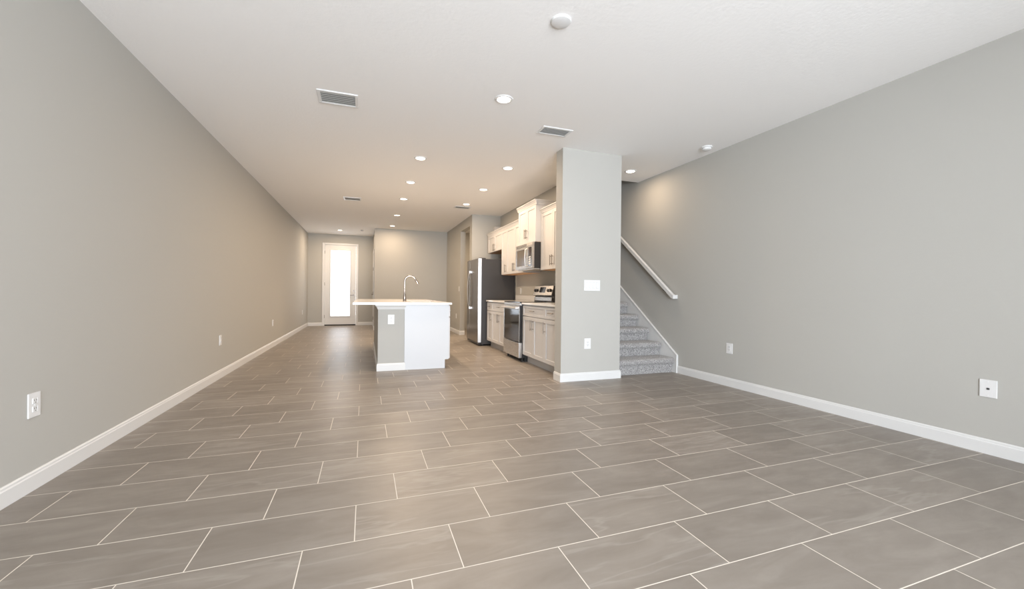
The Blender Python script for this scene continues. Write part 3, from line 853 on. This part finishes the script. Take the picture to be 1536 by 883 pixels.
es = MB(); es.lathe([(0, 0), (0.045, 0), (0.045, -0.006), (0.030, -0.012), (0.028, -0.028), (0, -0.030)], (0, 0, 0), 24)
o = es.build('ceiling_sensor', M['toe'], None, True); o.location = (-0.10, 12.16, H)
tag(o, 'tiny dark fitting on the entry ceiling right of the entry downlight', 'sensor')

# ------------------------------------------------------------------ wall plates
# built facing -Y (towards the camera) around the origin, then turned
def plate_root(name, loc, rz, label, cat, group=None):
    return empty(name, loc, label, cat, group, rz)
def screw(mb, x, z): mb.cyl((x, -0.0066, z), 0.003, 0.002, 'y', 10)
def duplex(loc, rz, label, w=0.072, h=0.118):
    r = plate_root('wall_outlet', loc, rz, label, 'outlet', 'white duplex wall outlets')
    MB().box(-w/2, w/2, -0.006, 0, -h/2, h/2, 0.0025, 2).build('cover_plate', M['plastic'], r)
    for s_ in (1, -1):
        z = s_*0.021
        mb = MB(); mb.box(-0.0165, 0.0165, -0.0085, -0.005, z-0.0145, z+0.0145, 0.004, 2)
        o = mb.build('receptacle', M['plastic'], r)
        mb = MB(); mb.box(-0.008, -0.0055, -0.0092, -0.008, z-0.001, z+0.008); mb.box(0.0055, 0.008, -0.0092, -0.008, z-0.001, z+0.007)
        mb.cyl((0, -0.0086, z-0.008), 0.0025, 0.0012, 'y', 10); mb.build('slots', M['slot'], o)
    mb = MB(); screw(mb, 0, 0); mb.build('screw', M['louver'], r)
    return r
def decora(loc, rz, label, name='wall_outlet', cat='outlet', group=None, gangs=1, sockets=True, w=None, h=0.120):
    w = w or 0.072+0.046*(gangs-1)
    r = plate_root(name, loc, rz, label, cat, group)
    MB().box(-w/2, w/2, -0.006, 0, -h/2, h/2, 0.0025, 2).build('cover_plate', M['plastic'], r)
    for i in range(gangs):
        x = (i-(gangs-1)/2)*0.0465
        if sockets:
            o = MB().box(x-0.0165, x+0.0165, -0.0085, -0.005, -0.033, 0.033, 0.0015).build('receptacle', M['plastic'], r)
            mb = MB()
            for z in (0.014, -0.018):
                mb.box(x-0.008, x-0.0055, -0.0092, -0.008, z, z+0.009); mb.box(x+0.0055, x+0.008, -0.0092, -0.008, z, z+0.008); mb.cyl((x, -0.0086, z-0.006), 0.0025, 0.0012, 'y', 10)
            mb.build('slots', M['slot'], o)
        else:
            MB().box(x-0.018, x+0.018, -0.0066, -0.005, -0.035, 0.035).build('switch_frame', M['toe'], r)
            MB().prism([(-0.005, -0.033), (-0.012, -0.033), (-0.0075, 0.0), (-0.0075, 0.033), (-0.005, 0.033)], 'x', x-0.0165, x+0.0165).build('rocker', M['plastic'], r)
    return r
L90, R90 = PI/2, -PI/2       # face +X on the left wall, face -X on the right wall
duplex((XL, 2.815, 0.436), L90, 'white duplex outlet low on the left wall, nearest the camera', 0.082, 0.125)
duplex((XL, 5.700, 0.446), L90, 'white duplex outlet on the left wall, second from the camera')
duplex((XL, 8.606, 0.440), L90, 'white duplex outlet on the left wall, third from the camera')
duplex((XL, 12.38, 0.457), L90, 'white duplex outlet on the left wall nearest the front door')
duplex(((0.28+0.363)/2, IY0+0.004, 0.672), 0, 'white duplex outlet on the grey end of the island', 0.082, 0.125)
decora((2.511, PY0, 0.440), 0, 'white outlet low on the face of the grey wing wall', w=0.088, h=0.126)
decora((XR, 3.553, 0.432), R90, 'white outlet on the right wall between the stairs and the cable plate', w=0.082, h=0.118)
decora((2.566, PY0, 1.137), 0, 'four-gang white switch plate on the grey wing wall', 'light_switch', 'switch', gangs=4, sockets=False, w=0.218, h=0.128)
decora((HX, 9.97, 1.125), R90, 'white light switch on the wall left of the fridge opening', 'light_switch', 'switch', sockets=False)
duplex((HX, 10.28, 0.44), R90, 'white duplex outlet on the hallway wall between the island and the fridge')
duplex((KX, 7.40, 1.075), R90, 'white outlet above the worktop between the fridge and the range')
cp = plate_root('cable_plate', (XR, 1.495, 0.434), R90, 'square white wall plate with one dark jack low on the right wall', 'wall plate')
MB().box(-0.041, 0.041, -0.006, 0, -0.058, 0.058, 0.0025, 2).build('cover_plate', M['plastic'], cp)
MB().box(-0.007, 0.007, -0.0085, -0.005, -0.008, 0.005, 0.001).build('jack', M['slot'], cp)
mb = MB(); screw(mb, 0, 0.045); screw(mb, 0, -0.045); mb.build('screws', M['louver'], cp)
